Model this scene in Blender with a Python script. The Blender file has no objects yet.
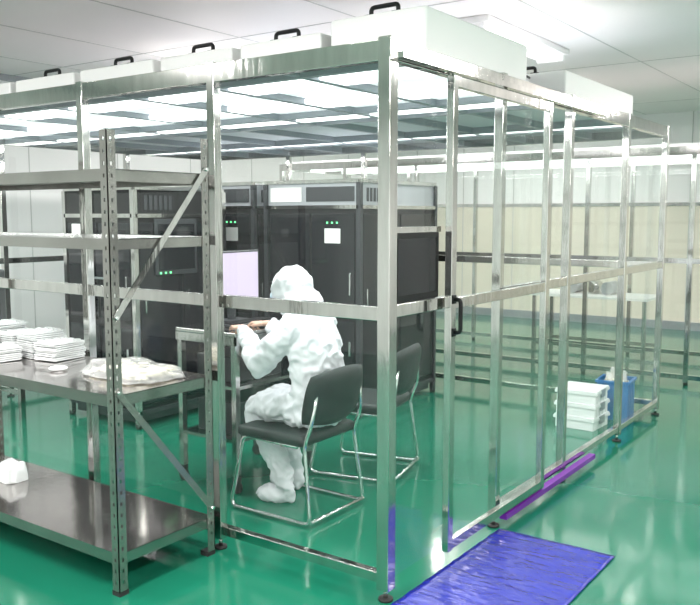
import bpy, bmesh, math, random
from mathutils import Vector, Matrix
random.seed(7)
scene=bpy.context.scene
COL=bpy.context.collection
try:
    scene.view_settings.view_transform='Standard'
    scene.view_settings.look='None'
    scene.view_settings.exposure=.12
except Exception: pass

# ---------------- materials ----------------
def mat(name,col,rough=.5,metal=0.,bump=0.,bscale=40.,emit=None,estr=0.,spec=.5,var=0.,vscale=3.,alpha=None,stretch=None,coat=0.,ridged=False):
    m=bpy.data.materials.new(name); m.use_nodes=True
    nt=m.node_tree; b=nt.nodes['Principled BSDF']
    b.inputs['Base Color'].default_value=(*col,1); b.inputs['Roughness'].default_value=rough
    b.inputs['Metallic'].default_value=metal; b.inputs['Specular IOR Level'].default_value=spec
    b.inputs['Coat Weight'].default_value=coat
    tc=nt.nodes.new('ShaderNodeTexCoord'); mp=nt.nodes.new('ShaderNodeMapping')
    nt.links.new(tc.outputs['Object'],mp.inputs[0])
    if stretch: mp.inputs['Scale'].default_value=stretch
    if var>0:
        n=nt.nodes.new('ShaderNodeTexNoise'); n.inputs['Scale'].default_value=vscale; n.inputs['Detail'].default_value=4
        nt.links.new(mp.outputs[0],n.inputs['Vector'])
        r=nt.nodes.new('ShaderNodeValToRGB')
        r.color_ramp.elements[0].position=.3; r.color_ramp.elements[1].position=.7
        r.color_ramp.elements[0].color=(*[c*(1-var) for c in col],1)
        r.color_ramp.elements[1].color=(*[min(1,c*(1+var)) for c in col],1)
        nt.links.new(n.outputs['Fac'],r.inputs[0]); nt.links.new(r.outputs[0],b.inputs['Base Color'])
    if bump>0:
        n2=nt.nodes.new('ShaderNodeTexNoise'); n2.inputs['Scale'].default_value=bscale; n2.inputs['Detail'].default_value=3
        if ridged: n2.noise_type='RIDGED_MULTIFRACTAL'; n2.inputs['Detail'].default_value=1.5; n2.inputs['Distortion'].default_value=.6
        nt.links.new(mp.outputs[0],n2.inputs['Vector'])
        bp=nt.nodes.new('ShaderNodeBump'); bp.inputs['Strength'].default_value=bump; bp.inputs['Distance'].default_value=.02
        nt.links.new(n2.outputs['Fac'],bp.inputs['Height']); nt.links.new(bp.outputs[0],b.inputs['Normal'])
    if emit:
        b.inputs['Emission Color'].default_value=(*emit,1); b.inputs['Emission Strength'].default_value=estr
    if alpha is not None: b.inputs['Alpha'].default_value=alpha
    return m

def glassmat(name,tint=(.965,.985,.975),refl=1.0,haze=0.012):
    m=bpy.data.materials.new(name); m.use_nodes=True; nt=m.node_tree; nt.nodes.clear()
    N=nt.nodes.new; L=nt.links.new
    o=N('ShaderNodeOutputMaterial'); t=N('ShaderNodeBsdfTransparent'); t.inputs[0].default_value=(*tint,1)
    g=N('ShaderNodeBsdfGlossy'); g.inputs['Roughness'].default_value=.02; g.inputs[0].default_value=(1,1,1,1)
    d=N('ShaderNodeBsdfDiffuse'); d.inputs[0].default_value=(.85,.9,.9,1)
    ge=N('ShaderNodeNewGeometry'); dt=N('ShaderNodeVectorMath'); dt.operation='DOT_PRODUCT'
    L(ge.outputs['Incoming'],dt.inputs[0]); L(ge.outputs['Normal'],dt.inputs[1])
    ab=N('ShaderNodeMath'); ab.operation='ABSOLUTE'; L(dt.outputs['Value'],ab.inputs[0])
    om=N('ShaderNodeMath'); om.operation='SUBTRACT'; om.inputs[0].default_value=1; L(ab.outputs[0],om.inputs[1])
    pw=N('ShaderNodeMath'); pw.operation='POWER'; pw.inputs[1].default_value=5; L(om.outputs[0],pw.inputs[0])
    ma=N('ShaderNodeMath'); ma.operation='MULTIPLY_ADD'; ma.inputs[1].default_value=.85*refl; ma.inputs[2].default_value=.045*refl; L(pw.outputs[0],ma.inputs[0])
    mx=N('ShaderNodeMixShader'); mx2=N('ShaderNodeMixShader'); mx.inputs[0].default_value=haze
    L(t.outputs[0],mx.inputs[1]); L(d.outputs[0],mx.inputs[2])
    L(ma.outputs[0],mx2.inputs[0]); L(mx.outputs[0],mx2.inputs[1]); L(g.outputs[0],mx2.inputs[2])
    L(mx2.outputs[0],o.inputs[0]); return m

STEEL=mat('stainless_steel',(.61,.60,.58),.10,1.,bump=.06,bscale=6,var=.10,vscale=6,stretch=(4,4,.6))
STEELD=mat('rack_steel',(.38,.37,.35),.24,.9,bump=.04,bscale=25,var=.12,vscale=5)
SHELF=mat('shelf_sheet_steel',(.41,.38,.37),.11,.95,bump=.03,bscale=8,var=.1,vscale=4)
CHROME=mat('chrome',(.8,.8,.8),.1,1.)
GLASS=glassmat('clear_panel')
WHITE=mat('white_powder_coat',(.92,.91,.90),.45)
WHITEW=mat('wall_white_panel',(.90,.89,.89),.4,var=.03,vscale=.6)
CEILM=mat('ceiling_panel',(.84,.82,.81),.4,var=.03,vscale=.5)
SEAM=mat('panel_seam',(.55,.55,.54),.5)
BEIGE=mat('beige_wall_panel',(.80,.74,.63),.45,var=.04,vscale=1.5)
GREYP=mat('grey_grid_panel',(.31,.34,.38),.4)
BLACK=mat('black_plastic',(.008,.008,.009),.35,spec=.3)
BLACKG=mat('black_gloss_panel',(.006,.007,.010),.08,spec=.42)
DARKG=mat('dark_grey_metal',(.04,.043,.048),.35,.2)
GREYM=mat('grey_machine_metal',(.38,.40,.42),.35,.4)
CHAIRM=mat('chair_dark_vinyl',(.018,.025,.024),.5,bump=.15,bscale=160,spec=.35)
SUIT=mat('white_cleanroom_fabric',(.80,.81,.85),.8,bump=.85,bscale=7,ridged=True,spec=.2)
SKIN=mat('skin',(.58,.36,.27),.5)
MASK=mat('blue_face_mask',(.55,.68,.78),.8)
HAIR=mat('black_eyebrow_hair',(.01,.01,.01),.6)
EYEW=mat('eye_white',(.8,.8,.8),.2)
SCREEN=mat('lit_screen',(.22,.20,.26),.3,emit=(.92,.78,1.),estr=.55)
BLUEMAT=mat('blue_sticky_film',(.012,.020,.31),.18,bump=.6,bscale=9,var=.2,vscale=5,stretch=(1,3,1),spec=.5)
PURPLE=mat('purple_film',(.22,.02,.42),.25,.4)
BLUEP=mat('blue_bin_plastic',(.03,.16,.42),.4)
TRAYM=mat('translucent_white_plastic',(.80,.82,.82),.35,spec=.6)
BAGM=mat('clear_bag_film',(.88,.89,.88),.14,bump=.9,bscale=26,alpha=.33,spec=.9)
PART=mat('cream_plastic_parts',(.85,.82,.68),.5)
LAMP=mat('lamp_diffuser',(.9,.9,.9),.4,emit=(1,.99,.96),estr=2.2)
LAMPS=mat('booth_lamp_diffuser',(.9,.9,.9),.4,emit=(.97,1,.99),estr=2.2)
DIFF=mat('filter_diffuser_lit',(.82,.85,.86),.5,emit=(.94,.97,1.),estr=.72)  # filter underside, not a lamp; its lit look is painted in as glow
DIFF2=mat('filter_diffuser_dim',(.55,.58,.62),.5,emit=(.93,.97,1.),estr=.06)  # less lit copy of the filter underside, dimness put into colour and glow
LED=mat('status_led',(.1,.8,.2),.3,emit=(.2,1.,.4),estr=1.5)
RUBBER=mat('black_rubber',(.02,.02,.02),.6)
LABEL=mat('paper_label',(.8,.8,.78),.7)
FLOOR=mat('green_epoxy_floor',(.010,.155,.092),.11,var=.08,vscale=.8,bump=.04,bscale=2.5,spec=.55)

# ---------------- mesh builder ----------------
class MB:
    def __init__(s,name): s.name=name; s.bm=bmesh.new(); s.mats=[]
    def mi(s,m):
        if m not in s.mats: s.mats.append(m)
        return s.mats.index(m)
    def box(s,x0,x1,y0,y1,z0,z1,m,bev=0,M=None):
        x0,x1=min(x0,x1),max(x0,x1); y0,y1=min(y0,y1),max(y0,y1)
        r=bmesh.ops.create_cube(s.bm,size=1)
        vs=r['verts']
        for v in vs: v.co=Vector(((x0+x1)/2+v.co.x*(x1-x0),(y0+y1)/2+v.co.y*(y1-y0),(z0+z1)/2+v.co.z*(z1-z0)))
        fs=set(f for v in vs for f in v.link_faces)
        k=s.mi(m)
        for f in fs: f.material_index=k
        if bev>0:
            es=list(set(e for v in vs for e in v.link_edges))
            rr=bmesh.ops.bevel(s.bm,geom=es,offset=bev,segments=3,affect='EDGES',profile=.5)
            for f in rr['faces']: f.material_index=k; f.smooth=True
            vs=list(set(v for f in rr['faces'] for v in f.verts)|set(v for v in vs if v.is_valid))
        if M is not None:
            for v in vs: v.co=M@v.co
        return vs
    def quad(s,pts,m):
        vs=[s.bm.verts.new(p) for p in pts]; f=s.bm.faces.new(vs); f.material_index=s.mi(m); return f
    def tube(s,pts,r,m,n=10,closed=False,smooth=True):
        pts=[Vector(p) for p in pts]; k=s.mi(m); N=len(pts)
        rs=r if isinstance(r,(list,tuple)) else [r]*N
        t0=(pts[1]-pts[0]).normalized()
        up=Vector((0,1,0)) if abs(t0.y)<.9 else Vector((0,0,1))
        rings=[]
        for i,p in enumerate(pts):
            if closed: t=(pts[(i+1)%N]-pts[i-1]).normalized()
            elif i==0: t=t0
            elif i==N-1: t=(pts[-1]-pts[-2]).normalized()
            else: t=((pts[i+1]-p).normalized()+(p-pts[i-1]).normalized()).normalized()
            a=(up-t*up.dot(t)).normalized(); b=t.cross(a); up=a
            rr=rs[i]; ra,rb=(rr if isinstance(rr,(list,tuple)) else (rr,rr))
            rings.append([s.bm.verts.new(p+a*(ra*math.cos(q*2*math.pi/n))+b*(rb*math.sin(q*2*math.pi/n))) for q in range(n)])
        L=N if closed else N-1
        for i in range(L):
            A=rings[i]; B=rings[(i+1)%N]
            for q in range(n):
                f=s.bm.faces.new((A[q],A[(q+1)%n],B[(q+1)%n],B[q])); f.material_index=k; f.smooth=smooth
        if not closed:
            f=s.bm.faces.new(list(reversed(rings[0]))); f.material_index=k
            f=s.bm.faces.new(rings[-1]); f.material_index=k
    def ell(s,c,r,m,seg=20,rng=14,M=None):
        R=bmesh.ops.create_uvsphere(s.bm,u_segments=seg,v_segments=rng,radius=1)
        k=s.mi(m)
        for v in R['verts']:
            co=Vector((v.co.x*r[0],v.co.y*r[1],v.co.z*r[2]))
            if M is not None: co=M@co
            v.co=co+Vector(c)
        for f in set(f for v in R['verts'] for f in v.link_faces): f.material_index=k; f.smooth=True
        return R['verts']
    def done(s,parent=None,bevel=0,loc=None,rot=0,fixn=True):
        if fixn: bmesh.ops.recalc_face_normals(s.bm,faces=s.bm.faces)
        me=bpy.data.meshes.new(s.name); s.bm.to_mesh(me); s.bm.free()
        for m in s.mats: me.materials.append(m)
        o=bpy.data.objects.new(s.name,me); COL.objects.link(o)
        if parent: o.parent=parent
        if loc: o.location=loc
        if rot: o.rotation_euler=(0,0,rot)
        return o
def empty(name,loc=(0,0,0),rot=0):
    o=bpy.data.objects.new(name,None); COL.objects.link(o); o.location=loc; o.rotation_euler=(0,0,rot); o.empty_display_size=.1; return o
def smoothpath(pts,rad=.05,seg=5):
    pts=[Vector(p) for p in pts]; out=[pts[0]]
    for i in range(1,len(pts)-1):
        a,b,c=pts[i-1],pts[i],pts[i+1]
        r=min(rad,(a-b).length*.45,(c-b).length*.45)
        p=b+(a-b).normalized()*r; q=b+(c-b).normalized()*r
        for k in range(seg+1):
            t=k/seg; out.append(p*(1-t)**2+b*2*t*(1-t)+q*t*t)
    out.append(pts[-1]); return out

# ---------------- room ----------------
RX0,RX1,RY0,RY1,RH=-6.2,4.6,-5.2,9.6,3.1
b=MB('floor'); b.box(RX0,RX1,RY0,RY1,-.1,0,FLOOR); b.done()
b=MB('ceiling'); b.box(RX0,RX1,RY0,RY1,RH,RH+.1,CEILM)
x=RX0+.9
while x<RX1:
    b.box(x-.006,x+.006,RY0,RY1,RH-.003,RH+.01,SEAM); x+=1.18
y=RY0+1.5
while y<RY1:
    b.box(RX0,RX1,y-.006,y+.006,RH-.003,RH+.01,SEAM); y+=3.0
b.done()
def wallmesh(name,x0,x1,y0,y1,axis):
    b=MB(name); b.box(x0,x1,y0,y1,0,RH,WHITEW); return b
b=wallmesh('wall_back',RX0,RX1,RY1,RY1+.1,0)
b.box(RX0,RX1,RY1-.02,RY1+.02,.12,1.78,BEIGE)
x=RX0+.6
while x<RX1:
    b.box(x-.006,x+.006,RY1-.025,RY1-.015,.12,RH,SEAM); x+=.9
b.box(RX0,RX1,RY1-.035,RY1-.01,1.78,1.83,STEEL)
b.done()
b=wallmesh('wall_left',RX0-.1,RX0,RY0,RY1,1)
y=RY0+.6
while y<RY1: b.box(RX0-.005,RX0+.003,y-.006,y+.006,0,RH,SEAM); y+=1.18
b.done()
wallmesh('wall_right',RX1,RX1+.1,RY0,RY1,1).done()
wallmesh('wall_front',RX0,RX1,RY0-.1,RY0,0).done()
b=MB('baseboard_back'); b.box(RX0,RX1,RY1-.04,RY1-.0005,0,.12,GREYM); b.done()
b=MB('trim_1'); b.box(RX0,RX0+.05,RY0,RY1,RH-.06,RH-.0,GREYM); b.done()

def area(name,loc,sx,sy,power,color=(1,.985,.96),parent=None):
    l=bpy.data.lights.new(name,'AREA'); l.shape='RECTANGLE'; l.size=sx; l.size_y=sy; l.energy=power; l.color=color
    o=bpy.data.objects.new(name,l); COL.objects.link(o); o.location=loc
    if parent: o.parent=parent
    return o
def fixture(x,y,L=1.5,power=45):
    b=MB('ceiling_fluorescent_light')
    b.box(x-.16,x+.16,y-L/2,y+L/2,RH-.05,RH-.001,WHITE,bev=.008)
    for dx in (-.075,.075):
        b.tube([(x+dx,y-L/2+.05,RH-.075),(x+dx,y+L/2-.05,RH-.075)],.016,LAMP,n=10)
    for yy in (y-L/2+.03,y+L/2-.03):
        b.box(x-.12,x+.12,yy-.02,yy+.02,RH-.1,RH-.049,WHITE)
    o=b.done()
    area('tube_glow',(x,y,RH-.11),.26,L-.1,power,(1,.955,.945),parent=o)
fixture(-1.08,3.55,1.6,65)
for (x,y) in [(-3.6,3.55),(-3.6,7.3),(2.0,3.4),(2.0,7.3),(2.4,-.2),(-.6,-1.9),(2.4,-3.4),(-3.4,-1.9),(-.6,-4.0)]:
    fixture(x,y,1.5,92)

# ---------------- clean booth ----------------
booth=empty('clean_booth')
BX0,BY1,BH=-5.0,4.1,2.36
P=.024
b=MB('frame')
def post(x,y,z0=.05,z1=BH,p=P,foot=True):
    b.box(x-p,x+p,y-p,y+p,z0,z1,STEEL,bev=.003)
    if foot:
        b.tube([(x,y,0),(x,y,.012)],.032,RUBBER,n=12); b.tube([(x,y,.01),(x,y,z0+.01)],.010,STEEL,n=8)
lx=[-.98,-1.96,-2.94,-3.92]
for x in lx: post(x,0)
post(0,0,p=.03)
for y in (1.05,2.0,3.1): post(0,y)
post(0,BY1); post(BX0,0); post(BX0,BY1)
for x in lx: post(x,BY1)
for y in (1.4,2.8): post(BX0,y)
def railx(y,z,h=.05,x0=BX0,x1=0,p=.02): b.box(x0,x1,y-p,y+p,z-h/2,z+h/2,STEEL,bev=.003)
def raily(x,z,h=.05,y0=0,y1=BY1,p=.02): b.box(x-p,x+p,y0,y1,z-h/2,z+h/2,STEEL,bev=.003)
for y in (0,BY1):
    railx(y,2.31,.085); railx(y,1.24,.06); railx(y,.10,.045)
raily(0,2.31,.085); raily(BX0,2.31,.085)
raily(0,1.25,.055,0,.50); raily(0,1.25,.055,1.05,BY1); raily(0,.10,.04,1.05,BY1)
raily(BX0,1.24,.05); raily(BX0,.1,.045)
for x in [-.62,-1.21,-1.82,-2.54,-3.22,-3.92,-4.5]:
    b.box(x-.02,x+.02,.02,BY1-.02,2.285,2.335,GREYP)
for y in [.2,1.46,1.86,3.06,3.3]:
    b.box(BX0+.02,-.02,y-.02,y+.02,2.28,2.33,GREYP)
b.done(booth)
b=MB('ceiling_panels')
b.box(BX0+.03,-.03,.03,BY1-.03,2.336,2.345,GREYP)
b.done(booth)
b=MB('strip_lights_and_filters')
cellx=[(-.05,-.60),(-.64,-1.19),(-1.23,-1.80),(-1.84,-2.52),(-2.56,-3.20),(-3.24,-3.9),(-3.94,-4.48),(-4.52,-4.96)]
for (a,c) in cellx:
    b.box(c+.02,a-.02,.22,1.44,2.318,2.335,DIFF)  # front row of filter undersides, brightness painted in as emission
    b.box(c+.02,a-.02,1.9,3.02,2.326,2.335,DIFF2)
for ya in (.42,1.05,1.66,3.18):
    for (a,c) in cellx:
        w=.05 if ya>1.2 else .11
        b.box(c+.005,a-.005,ya-w,ya+w,2.285,2.317,LAMPS,bev=.01)
b.done(booth)
for ya in (.62,1.71,3.3):
    area('booth_strip_glow',(-2.4,ya,2.27),4.4,.10,52,(.99,1,.99),booth)
b=MB('glass_panes')
xs=[0]+lx+[BX0]
for i in range(len(xs)-1):
    for (z0,z1) in ((.12,1.21),(1.27,2.27)):
        b.quad([(xs[i]-P,0,z0),(xs[i+1]+P,0,z0),(xs[i+1]+P,0,z1),(xs[i]-P,0,z1)],GLASS)
ys=[1.05,2.0,3.1,BY1]
for i in range(3):
    for (z0,z1) in ((.12,1.22),(1.28,2.27)):
        b.quad([(0,ys[i]+P,z0),(0,ys[i+1]-P,z0),(0,ys[i+1]-P,z1),(0,ys[i]+P,z1)],GLASS)
for (z0,z1) in ((.08,1.22),(1.6,2.27)):
    b.quad([(0,.03,z0),(0,.50,z0),(0,.50,z1),(0,.03,z1)],GLASS)
b.quad([(BX0,BY1,.12),(0,BY1,.12),(0,BY1,2.27),(BX0,BY1,2.27)],GLASS)
b.done(booth,fixn=False)
b=MB('black_side_panel'); b.box(-.015,.012,.034,.41,1.28,1.575,BLACK,bev=.004)
b.box(-.017,.016,.034,.42,1.575,1.60,STEEL)
b.box(.012,.014,.06,.38,1.31,1.55,BLACKG)
b.done(booth)
door=empty('sliding_door'); door.parent=booth
b=MB('door_frame')
dx=.055; y0,y1=.42,1.56
for yy in (y0,y1-.045): b.box(dx-.018,dx+.018,yy,yy+.045,.085,2.265,STEEL,bev=.003)
for (za,zb) in ((2.215,2.262),(.088,.135),(1.225,1.275)): b.box(dx-.015,dx+.015,y0+.03,y1-.03,za,zb,STEEL,bev=.002)
b.box(.028,.075,.0,2.45,2.275,2.30,STEEL)
b.box(dx-.02,dx+.022,1.05,2.42,.05,.08,PURPLE)
b.tube(smoothpath([(dx+.015,y0+.02,1.12),(dx+.055,y0+.02,1.12),(dx+.055,y0+.02,1.27),(dx+.015,y0+.02,1.27)],.02),.010,BLACK,n=10)
for z in (1.12,1.27): b.box(dx+.016,dx+.026,y0+.003,y0+.037,z-.02,z+.02,BLACK,bev=.004)
b.done(door)
b=MB('door_glass')
b.quad([(dx,y0+.04,.13),(dx,y1-.04,.13),(dx,y1-.04,1.23),(dx,y0+.04,1.23)],GLASS)
b.quad([(dx,y0+.04,1.27),(dx,y1-.04,1.27),(dx,y1-.04,2.22),(dx,y0+.04,2.22)],GLASS)
b.done(door,fixn=False)

# ---------------- fan filter units ----------------
def ffu(x0,x1,y0,y1,z1=2.56,handle=True):
    b=MB('fan_filter_unit')
    b.box(x0,x1,y0,y1,2.365,z1,WHITE,bev=.012)
    b.box(x0-.008,x1+.008,y0-.008,y1+.008,2.362,2.385,WHITE)
    cx=(x0+x1)/2; cy=(y0+y1)/2
    b.tube([(cx,cy,z1),(cx,cy,z1+.03)],.16,WHITE,n=24)
    hx,hy=cx,y0+.07; w=.075
    b.tube(smoothpath([(hx-w,hy,z1),(hx-w,hy,z1+.045),(hx+w,hy,z1+.045),(hx+w,hy,z1)],.02),.011,BLACK,n=8)
    for s in (-w,w): b.box(hx+s-.025,hx+s+.025,hy-.02,hy+.02,z1,z1+.012,BLACK)
    b.done()
for i,(a,c) in enumerate(cellx):
    ffu(c+.01,a-.01,.40,1.50,2.575 if i==0 else 2.53)
ffu(-.68,-.07,2.1,3.45,2.53)
ffu(-2.3,-1.6,2.0,3.1); ffu(-4.1,-3.4,2.0,3.1)
b=MB('power_cable')
b.tube(smoothpath([(-.3,2.08,2.50),(-.28,1.95,2.50),(-.3,1.8,2.38),(-.35,1.60,2.38),(-.36,1.54,2.5)],.1),.008,BLACK,n=6)
b.done()

# ---------------- rack ----------------
rack=empty('steel_storage_rack')
b=MB('posts')
RXa,RXb,RYa,RYb,RHt=-.95,-2.78,-.65,-.07,2.0
def angle_post(cx,cy,sx,sy):
    W=.045; T=.004
    for ax in (0,1):
        def bx(u0,u1,z0,z1):
            if ax==0: b.box(min(cx+sx*u0,cx+sx*u1),max(cx+sx*u0,cx+sx*u1),min(cy,cy+sy*T),max(cy,cy+sy*T),z0,z1,STEELD)
            else: b.box(min(cx,cx+sx*T),max(cx,cx+sx*T),min(cy+sy*u0,cy+sy*u1),max(cy+sy*u0,cy+sy*u1),z0,z1,STEELD)
        bx(0,.017,.02,RHt); bx(.028,W,.02,RHt)
        z=.02
        while z<RHt-.01:
            bx(.017,.028,z,min(z+.034,RHt)); z+=.05
    b.box(min(cx,cx+sx*.05),max(cx,cx+sx*.05),min(cy,cy+sy*.05),max(cy,cy+sy*.05),0,.022,RUBBER)
for (cx,sx) in ((RXa,-1),(RXb,1)):
    for (cy,sy) in ((RYa,1),(RYb,-1)): angle_post(cx,cy,sx,sy)
b.done(rack)
b=MB('shelves')
for z,m in ((1.84,STEELD),(1.55,STEELD),(.885,SHELF),(.19,SHELF)):
    thin = (z==1.55)
    b.box(RXb+.006,RXa-.006,RYa+.006,RYb-.006,z-.003,z,m)
    h=.05 if not thin else .045
    for yy in (RYa+.005,RYb-.008): b.box(RXb+.006,RXa-.006,yy,yy+.003,z-h,z+.001,m)
    for xx in (RXa-.009,RXb+.006): b.box(xx,xx+.003,RYa+.006,RYb-.006,z-h,z+.001,m)
    for k in range(1,3):
        yy=RYa+(RYb-RYa)*k/3; b.box(RXb+.01,RXa-.01,yy-.02,yy+.02,z-.03,z-.004,m)
b.done(rack)
b=MB('braces')
def flat(p,q,w=.022,t=.003,m=STEELD):
    p=Vector(p);q=Vector(q); d=(q-p).normalized(); n=Vector((1,0,0)); s=d.cross(n).normalized()*w/2; n=n*t
    vs=[b.bm.verts.new(v) for v in (p-s,p+s,q+s,q-s,p-s+n,p+s+n,q+s+n,q-s+n)]
    k=b.mi(m)
    for f in ((0,1,2,3),(7,6,5,4),(0,4,5,1),(1,5,6,2),(2,6,7,3),(3,7,4,0)):
        b.bm.faces.new([vs[i] for i in f]).material_index=k
flat((RXa+.003,RYb-.02,1.86),(RXa+.003,RYa+.02,1.22),.03,m=STEEL)
flat((RXa+.003,RYa+.02,.90),(RXa+.003,RYb-.02,.24),.03)
for (y,z) in ((RYb-.02,1.86),(RYa+.02,1.22),(RYa+.02,.90),(RYb-.02,.24)):
    b.tube([(RXa+.002,y,z),(RXa+.016,y,z)],.009,CHROME,n=6)
b.done(rack)

b=MB('blister_tray_stack')
for (cx,cy,w,d,n,rot) in ((-1.95,-.20,.15,.20,9,.12),(-2.12,-.20,.15,.20,13,-.06),(-2.29,-.21,.15,.2,11,.07),(-2.47,-.20,.16,.2,15,-.1),(-2.64,-.21,.15,.2,12,.05),(-2.17,-.43,.17,.18,7,-.1),(-2.38,-.44,.17,.18,10,.1),(-2.58,-.44,.17,.18,8,.1)):
    for k in range(n):
        M=Matrix.Translation((cx+random.uniform(-.006,.006),cy+random.uniform(-.006,.006),.887+k*.0105))@Matrix.Rotation(rot+random.uniform(-.05,.05),4,'Z')@Matrix.Rotation(random.uniform(-.02,.02),4,'X')
        b.box(-w/2,w/2,-d/2,d/2,0.003,.005,TRAYM,M=M)
        for s in (-1,1):
            b.box(s*w/2-.004,s*w/2+.004,-d/2,d/2,.002,.009,TRAYM,M=M); b.box(-w/2,w/2,s*d/2-.004,s*d/2+.004,.002,.009,TRAYM,M=M)
        if k==n-1:
            for i in range(3):
                for j in range(4):
                    b.box(-w/2+w*(i+.2)/3,-w/2+w*(i+.8)/3,-d/2+d*(j+.2)/4,-d/2+d*(j+.8)/4,.004,.018,TRAYM,bev=.004,M=M)
b.done()
b=MB('tape_roll')
b.tube([( -1.66+.035*math.cos(a*math.pi/12),-.42+.035*math.sin(a*math.pi/12),.898) for a in range(24)],[(.007,.011)]*24,TRAYM,n=8,closed=True)
b.done()
def blob(name,c,r,m,seed,amp=.25,lobes=6,inner=None,ninner=60):
    b=MB(name); rnd=random.Random(seed)
    if inner:
        for i in range(ninner):
            x=c[0]+rnd.uniform(-.75,.75)*r[0]; y=c[1]+rnd.uniform(-.7,.7)*r[1]; z=c[2]+rnd.uniform(.1,.6)*r[2]
            M=Matrix.Translation((x,y,z))@Matrix.Rotation(rnd.uniform(0,3),4,'Z')
            b.box(-.016,.016,-.022,.022,-.004,.004,inner,bev=.002,M=M)
    vs=b.ell((0,0,0),(1,1,1),m,48,24)
    ph=[(rnd.uniform(0,6.3),rnd.uniform(-7,7),rnd.uniform(-7,7)) for _ in range(lobes)]
    for v in vs:
        d=v.co.copy(); w=1+amp*sum(math.sin(p+a*d.x*2+bb*d.y*2) for p,a,bb in ph)/lobes+rnd.uniform(-.02,.02)
        z=d.z*r[2]*w
        if d.z<0: z*=.05
        sx=math.copysign(abs(d.x)**.7,d.x); sy=math.copysign(abs(d.y)**.7,d.y)
        v.co=Vector((c[0]+sx*r[0]*w,c[1]+sy*r[1]*w,c[2]+z))
    return b.done()
blob('plastic_parts_bag',(-1.26,-.29,.892),(.27,.16,.065),BAGM,3,amp=.35,inner=PART,ninner=90)
blob('foam_pouch',(-2.26,-.32,.193),(.08,.07,.11),TRAYM,12,amp=.15)

# ---------------- chair ----------------
def chair(loc,rot):
    e=empty('visitor_chair',loc,rot)
    b=MB('seat'); b.box(-.26,.22,-.245,.245,.42,.485,CHAIRM,bev=.028); b.done(e)
    b=MB('backrest'); b.mi(CHAIRM); n=14; mrow=10
    G=[]
    for side in (0,1):
        g=[]
        for i in range(n+1):
            u=-1+2*i/n; row=[]
            for j in range(mrow+1):
                t=j/mrow
                w=.255*(1-.10*abs(2*t-1)**3)
                x=.25+.06*t-.045*u*u+(0 if side==0 else .034*(1-abs(u)**6)*(1-abs(2*t-1)**6)+.006)
                row.append(b.bm.verts.new((x,u*w,.52+.32*t-.03*u*u*(1 if t>.5 else -1)*abs(2*t-1))))
            g.append(row)
        G.append(g)
    for g in G:
        for i in range(n):
            for j in range(mrow):
                f=b.bm.faces.new((g[i][j],g[i+1][j],g[i+1][j+1],g[i][j+1])); f.smooth=True
    def bridge(A,B):
        for i in range(len(A)-1): b.bm.faces.new((A[i],A[i+1],B[i+1],B[i]))
    g,h=G
    bridge(g[0],h[0]); bridge(g[n],h[n]); bridge([r[0] for r in g],[r[0] for r in h]); bridge([r[mrow] for r in g],[r[mrow] for r in h])
    b.done(e)
    b=MB('tube_frame')
    for s in (-.225,.225):
        b.tube(smoothpath([(.285,s*.8,.80),(.265,s,.55),(.215,s,.44),(.27,s*1.1,.014),(-.30,s*1.1,.014),(-.22,s,.43),(.15,s*.9,.412)],.05),.011,CHROME,n=10)
    b.tube([(.05,-.22,.412),(.05,.22,.412)],.010,CHROME,n=8)
    b.tube([(.272,-.245,.03),(.272,.245,.03)],.010,CHROME,n=8)
    b.done(e)
    return e
chair((-1.04,.70,0),0)
chair((-1.12,1.50,0),math.radians(13))

# ---------------- desk cart + monitor ----------------
b=MB('instrument_cart')
X0,X1,Y0,Y1=-1.95,-1.45,.62,1.35
b.box(X0,X1,Y0,Y1,.94,.965,STEEL,bev=.006)
for z in (.30,.62): b.box(X0+.02,X1-.02,Y0+.02,Y1-.02,z,z+.02,STEEL)
for x in (X0+.025,X1-.025):
    for y in (Y0+.025,Y1-.025):
        b.box(x-.018,x+.018,y-.018,y+.018,.10,.94,STEEL)
        b.box(x-.022,x+.022,y-.014,y+.014,.07,.10,DARKG)
        b.tube([(x-.0,y-.012,.035),(x,y+.012,.035)],.035,RUBBER,n=16)
b.box(X0,X1,Y0,Y0+.012,.89,.94,STEEL); b.box(X1-.012,X1,Y0,Y1,.89,.94,STEEL)
b.box(X0+.08,X1-.1,Y0+.1,Y1-.2,.641,.80,DARKG,bev=.006)
b.box(X0+.08,X1-.1,Y0+.1,Y1-.1,.321,.52,DARKG,bev=.006)
b.done()
b=MB('computer_monitor')
mx=-1.85
b.box(mx-.03,mx,.80,1.28,1.09,1.42,DARKG,bev=.006); b.box(mx,mx+.003,.812,1.268,1.105,1.408,SCREEN)
b.box(mx-.035,mx-.015,1.01,1.07,.97,1.15,DARKG); b.box(mx-.08,mx+.07,.94,1.14,.966,.978,DARKG,bev=.004)
b.done()
b=MB('computer_keyboard')
b.box(-1.76,-1.63,.80,1.2,.966,.980,DARKG,bev=.004)
for i in range(3):
    for j in range(13): b.box(-1.75+i*.037,-1.72+i*.037,.812+j*.029,.836+j*.029,.980,.987,BLACK)
b.done()

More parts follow.
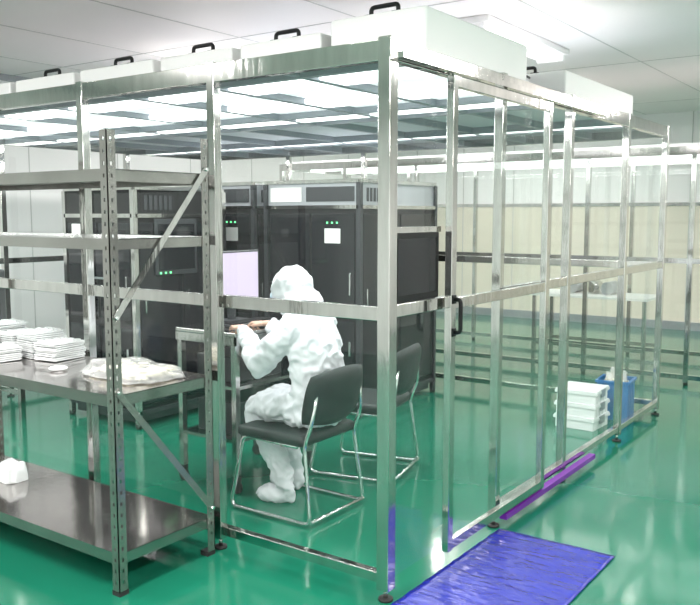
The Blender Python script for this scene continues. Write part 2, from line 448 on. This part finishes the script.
# ---------------- person ----------------
person=empty('cleanroom_worker')
b=MB('suit_body')
def T(pts,rs,n=18): b.tube(pts,rs,SUIT,n=n)
T([(-.92,.73,.50),(-.92,.73,.54),(-.925,.73,.63),(-.93,.73,.74),(-.945,.73,.86),(-.965,.73,.97),(-1.00,.73,1.05),(-1.035,.73,1.11),(-1.06,.73,1.16)],
  [(.16,.11),(.185,.125),(.18,.13),(.17,.13),(.18,.13),(.19,.125),(.165,.105),(.115,.09),(.09,.09)],24)
b.ell((-1.105,.73,1.24),(.118,.106,.118),SUIT,24,18)
b.ell((-1.05,.73,1.16),(.115,.125,.085),SUIT,20,14)
def arm(s,el,wr):
    s,el,wr=map(Vector,(s,el,wr))
    T([s+Vector((.02,0,.01)),s,s.lerp(el,.5),el,el.lerp(wr,.12),el.lerp(wr,.6),wr],[.068,.080,.074,.068,.066,.056,.042],16)
    b.ell(s,(.078,.078,.078),SUIT)
arm((-1.0,.575,1.03),(-1.16,.50,.83),(-1.41,.66,.985))
arm((-1.0,.885,1.03),(-1.20,.97,.84),(-1.43,.90,.985))
def leg(h,k,a):
    h,k,a=map(Vector,(h,k,a))
    T([h,h.lerp(k,.5),k-(k-h).normalized()*.03,k+Vector((-.02,0,-.03)),k.lerp(a,.35),k.lerp(a,.75),a],[.105,.094,.080,.074,.072,.064,.050],16)
    b.ell(k,(.075,.073,.073),SUIT)
leg((-.97,.645,.585),(-1.31,.65,.56),(-1.14,.70,.10))
leg((-.97,.815,.585),(-1.33,.84,.56),(-1.24,.90,.10))
def boot(a,toe):
    a=Vector(a);toe=Vector(toe); d=(toe-a); d.z=0; d.normalize()
    heel=a-d*.045; heel.z=.045
    T([heel,Vector((a.x,a.y,.05)),Vector((a.x,a.y,.048))+d*.09,Vector((a.x,a.y,.042))+d*.16,Vector((a.x,a.y,.036))+d*.195],
      [(.034,.040),(.042,.046),(.046,.042),(.044,.036),(.026,.022)],14)
    T([(a.x,a.y,.05),(a.x,a.y,.13)],[.046,.052],14)
boot((-1.14,.70,.1),(-1.3,.64,.04)); boot((-1.24,.90,.1),(-1.42,.9,.04))
body=b.done(person)
for v in body.data.vertices:
    if v.co.z<.004: v.co.z=.004
rm=body.modifiers.new('remesh','REMESH'); rm.mode='VOXEL'; rm.voxel_size=.008; rm.use_smooth_shade=True
sm=body.modifiers.new('smooth','SMOOTH'); sm.factor=.7; sm.iterations=10
tx=bpy.data.textures.new('folds','CLOUDS'); tx.noise_scale=.13; tx.noise_type='HARD_NOISE'; tx.noise_depth=1
dp=body.modifiers.new('folds','DISPLACE'); dp.texture=tx; dp.strength=-.045; dp.mid_level=.35; dp.texture_coords='LOCAL'
tx2=bpy.data.textures.new('folds2','CLOUDS'); tx2.noise_scale=.055; tx2.noise_type='HARD_NOISE'; tx2.noise_depth=0
dp2=body.modifiers.new('folds2','DISPLACE'); dp2.texture=tx2; dp2.strength=-.012; dp2.mid_level=.4; dp2.texture_coords='LOCAL'
b=MB('face')
hc=Vector((-1.105,.73,1.235))
b.ell(hc+Vector((-.045,0,-.005)),(.088,.068,.088),SKIN,24,18)
for s in (-1,1):
    b.ell(hc+Vector((-.122,s*.029,.016)),(.010,.014,.008),EYEW,12,8)
    b.ell(hc+Vector((-.131,s*.029,.016)),(.004,.006,.006),HAIR,10,8)
    b.ell(hc+Vector((-.124,s*.029,.038)),(.008,.019,.004),HAIR,10,8)
b.tube([hc+Vector((-.128,0,.02)),hc+Vector((-.143,0,-.008)),hc+Vector((-.146,0,-.018)),hc+Vector((-.13,0,-.024))],[.007,.010,.012,.007],SKIN,n=10)
b.ell(hc+Vector((-.076,0,-.042)),(.078,.064,.046),MASK,22,14)
b.done(person)
b=MB('hood_opening')
ring=[]
for i in range(28):
    a=i/28*2*math.pi; ring.append(hc+Vector((-.070,.083*math.cos(a),.090*math.sin(a))))
b.tube(ring,.013,SUIT,n=8,closed=True)
b.done(person)
def hand(name,w,d,side):
    b=MB(name); w=Vector(w); d=Vector(d).normalized(); up=Vector((0,0,1)); lat=d.cross(up).normalized()*side
    b.tube([w-d*.03,w,w+d*.03,w+d*.075,w+d*.088],[(.022,.018),(.027,.018),(.038,.017),(.041,.014),(.030,.008)],SKIN,n=14)
    L=[.066,.078,.072,.056]
    for i in range(4):
        o=(-.030+.020*i)
        p0=w+d*.070+lat*o
        pts=[p0,p0+d*L[i]*.42+up*.008+lat*o*.10,p0+d*L[i]*.75+lat*o*.18-up*.006,p0+d*L[i]+lat*o*.2-up*.016]
        b.tube(pts,[.0095,.0090,.0080,.0055],SKIN,n=10)
    p0=w+d*.02-lat*.028
    b.tube([p0,p0+d*.028-lat*.020-up*.004,p0+d*.055-lat*.024-up*.008,p0+d*.070-lat*.020-up*.010],[.013,.011,.0095,.006],SKIN,n=10)
    o=b.done(person)
    r=o.modifiers.new('remesh','REMESH'); r.mode='VOXEL'; r.voxel_size=.0028; r.use_smooth_shade=True
    s=o.modifiers.new('smooth','SMOOTH'); s.iterations=3
    return o
hand('left_hand',(-1.425,.668,.996),(-.90,.38,-.07),-1)
hand('right_hand',(-1.445,.90,.996),(-1,.05,-.07),1)

# ---------------- machines ----------------
def machine(x0,x1,y0,y1,H,kind=0):
    b=MB('inspection_machine')
    b.box(x0,x1,y0,y1,.10,H-.22,BLACK,bev=.008)
    b.box(x0+.03,x1-.03,y0+.03,y1-.03,.04,.10,DARKG)
    b.box(x0,x1,y0,y1,H-.215,H,GREYM if kind==1 else BLACK,bev=.008)
    t=.02
    for (x,y) in ((x0,y0),(x1,y0),(x1,y1),(x0,y1)):
        b.box(x-t,x+t,y-t,y+t,.02,H-.02,STEEL if kind!=1 else DARKG)
        b.tube([(x,y,0),(x,y,.04)],.025,RUBBER,n=10)
    for z in (.11,H-.23,H-.02): 
        mm=STEEL if z>1 else DARKG
        b.box(x0,x1,y0-t,y0-.001,z,z+.03,mm); b.box(x1+.001,x1+t,y0,y1,z,z+.03,mm)
    xm=(x0+x1)/2; ym=(y0+y1)/2
    for (a,c) in ((x0+.04,xm-.012),(xm+.012,x1-.04)):
        b.box(a,c,y0-.014,y0-.001,.18,.78,BLACKG,bev=.003); b.box(a,c,y0-.014,y0-.001,.84,H-.27,BLACKG,bev=.003)
        b.box(c-.05,c-.03,y0-.03,y0-.012,.5,.62,CHROME,bev=.003)
        b.box(c-.045,c-.03,y0-.03,y0-.012,1.0,1.18,CHROME,bev=.003)
    for (a,c) in ((y0+.04,ym-.012),(ym+.012,y1-.04)):
        b.box(x1+.001,x1+.014,a,c,.18,H-.27,BLACKG,bev=.003)
        b.box(x1+.012,x1+.03,a+.03,a+.045,.9,1.05,CHROME,bev=.003)
        b.box(x1+.0145,x1+.016,c-.14,c-.04,1.45,1.52,LABEL)
    for i in range(6): b.box(x1+.0,x1+.004,y0+.1+i*.05,y0+.13+i*.05,H-.17,H-.06,DARKG)
    if kind==0:
        b.box(xm-.16,xm+.16,y0-.045,y0-.014,1.15,1.42,GREYM,bev=.008); b.box(xm-.14,xm+.14,y0-.048,y0-.044,1.17,1.40,BLACKG)
        b.box(x1+.014,x1+.03,y0+.18,y0+.62,1.18,1.62,DARKG,bev=.006); b.box(x1+.03,x1+.033,y0+.21,y0+.59,1.22,1.58,BLACKG)
        b.box(x0+.1,x0+.22,y0-.02,y0-.012,1.5,1.58,LABEL)
        for k in range(3): b.box(x1+.03,x1+.036,y0+.22+k*.05,y0+.235+k*.05,1.192,1.206,LED)
    else:
        b.box(x0+.05,xm-.1,y0-.006,y0+.0,H-.17,H-.05,LABEL)
        b.box(xm-.05,x1-.05,y0-.006,y0+.0,H-.17,H-.05,DARKG)
        for k in range(3): b.box(x1-.32+k*.05,x1-.305+k*.05,y0-.018,y0-.0135,1.58,1.595,LED)
        b.box(x1-.34,x1-.18,y0-.016,y0-.0135,1.42,1.54,LABEL)
    b.done()
machine(-3.95,-3.12,1.3,2.25,1.86,0)
machine(-4.05,-3.08,2.6,3.8,1.93,1)
machine(-2.93,-1.95,2.6,3.8,1.93,1)

# ---------------- crates ----------------
def crate(name,x,y,z,w,d,h,m,lid=True,rot=0):
    b=MB(name); t=.006
    M=Matrix.Translation((x,y,z))@Matrix.Rotation(rot,4,'Z')
    def B(*a,**k): b.box(*a,M=M,**k)
    B(-w/2,w/2,-d/2,d/2,0,t,m)
    for s in (-1,1):
        B(s*w/2-t/2,s*w/2+t/2,-d/2,d/2,0,h,m); B(-w/2,w/2,s*d/2-t/2,s*d/2+t/2,0,h,m)
        B(s*(w/2+.008)-.008,s*(w/2+.008)+.008,-d/2-.016,d/2+.016,h-.02,h,m); B(-w/2,w/2,s*(d/2+.008)-.008,s*(d/2+.008)+.008,h-.02,h,m)
        for k in range(4): 
            yy=-d/2+d*(k+.5)/4; B(s*(w/2+.004)-.004,s*(w/2+.004)+.004,yy-.005,yy+.005,0,h-.02,m)
    if lid:
        B(-w/2-.012,w/2+.012,-d/2-.012,d/2+.012,h,h+.012,m,bev=.004)
        for s in (-1,1): B(s*(w/2+.014)-.004,s*(w/2+.014)+.004,-.05,.05,h-.05,h+.01,GREYM)
    b.done()
for k in range(3): crate('plastic_parts_crate',-.38,3.42,.001+k*.103,.30,.30,.09,TRAYM,True,.04*(k-1))
crate('blue_plastic_bin',-.25,3.84,.001,.24,.26,.32,BLUEP,False,.1)
blob('plastic_parts_bag',(-.25,3.84,.25),(.09,.10,.15),BAGM,9,inner=PART)

# ---------------- sticky mat ----------------
b=MB('blue_sticky_mat')
nx,ny=24,44
x0,x1,y0,y1=.05,.66,-.05,1.02
g=[[b.bm.verts.new((x0+(x1-x0)*i/nx,y0+(y1-y0)*j/ny,.004+.003*max(0,math.sin(j*1.15+.4*math.sin(i*.5)))+random.uniform(0,.001))) for j in range(ny+1)] for i in range(nx+1)]
for i in range(nx):
    for j in range(ny):
        f=b.bm.faces.new((g[i][j],g[i+1][j],g[i+1][j+1],g[i][j+1])); f.smooth=True
b.mi(BLUEMAT); o=b.done()
sd=o.modifiers.new('thick','SOLIDIFY'); sd.thickness=.003

# ---------------- second booth behind ----------------
b2=empty('clean_booth')
b=MB('frame')
def pst(x,y): 
    b.box(x-.022,x+.022,y-.022,y+.022,.03,2.3,STEEL); b.tube([(x,y,0),(x,y,.04)],.022,RUBBER,n=10)
for yy in (5.5,7.0):
    x=-5.2
    while x<3.2:
        pst(x,yy); x+=1.02
    for z,h in (((2.26,.08),(1.21,.05),(.08,.045)) if yy<6 else ((2.26,.08),(.08,.045))): b.box(-5.2,2.96,yy-.02,yy+.02,z-h/2,z+h/2,STEEL)
for x in (-5.2,2.96): 
    b.box(x-.02,x+.02,5.5,7.0,2.22,2.30,STEEL); b.box(x-.02,x+.02,5.5,7.0,1.18,1.23,STEEL)
b.done(b2)
b=MB('glass_panes'); b.quad([(-5.2,5.5,.1),(2.96,5.5,.1),(2.96,5.5,2.22),(-5.2,5.5,2.22)],GLASS); b.done(b2,fixn=False)
b=MB('booth_lamps')
for y in (5.9,6.6): b.box(-5,2.8,y-.05,y+.05,2.22,2.26,LAMPS)
b.box(-5.2,2.96,5.5,7.0,2.30,2.33,WHITE)
b.done(b2)
def bench(name,x0,x1,y0,y1,h):
    b=MB(name); b.box(x0,x1,y0,y1,h-.03,h,WHITE,bev=.005)
    for x in (x0+.04,x1-.04):
        for y in (y0+.04,y1-.04): b.box(x-.02,x+.02,y-.02,y+.02,0,h-.03,STEEL)
    b.box(x0+.04,x1-.04,y0+.03,y0+.05,.2,.24,STEEL); b.box(x0+.04,x1-.04,y1-.05,y1-.03,.2,.24,STEEL)
    b.done()
bench('workbench',-1.9,-.6,5.9,6.5,.78)
b=MB('steel_parts_rolls')
for i in range(3): b.tube([(-1.5+i*.2,6.1,.85),(-1.5+i*.2,6.4,.85)],.07,(STEEL if i%2 else GREYM),n=18)
b.done()
bench('side_table',-4.75,-4.1,.35,1.0,.8)
b=MB('desktop_instrument')
b.box(-4.7,-4.2,.4,.9,.80,1.22,DARKG,bev=.015); b.box(-4.202,-4.195,.46,.84,.86,1.16,BLACKG); b.box(-4.65,-4.25,.45,.85,1.221,1.30,WHITE,bev=.01); b.done()

w=bpy.data.worlds.new('world'); scene.world=w; w.use_nodes=True
w.node_tree.nodes['Background'].inputs[0].default_value=(.8,.9,1,1); w.node_tree.nodes['Background'].inputs[1].default_value=.3
cam=bpy.data.cameras.new('camera'); co=bpy.data.objects.new('camera',cam); COL.objects.link(co)
cam.sensor_width=36; cam.lens=830/700*36; cam.clip_start=.05
co.location=(1.862,-2.875,1.65)
p=math.atan(87.5/830)
co.rotation_euler=(math.pi/2-p,0,math.radians(35.5))
scene.camera=co
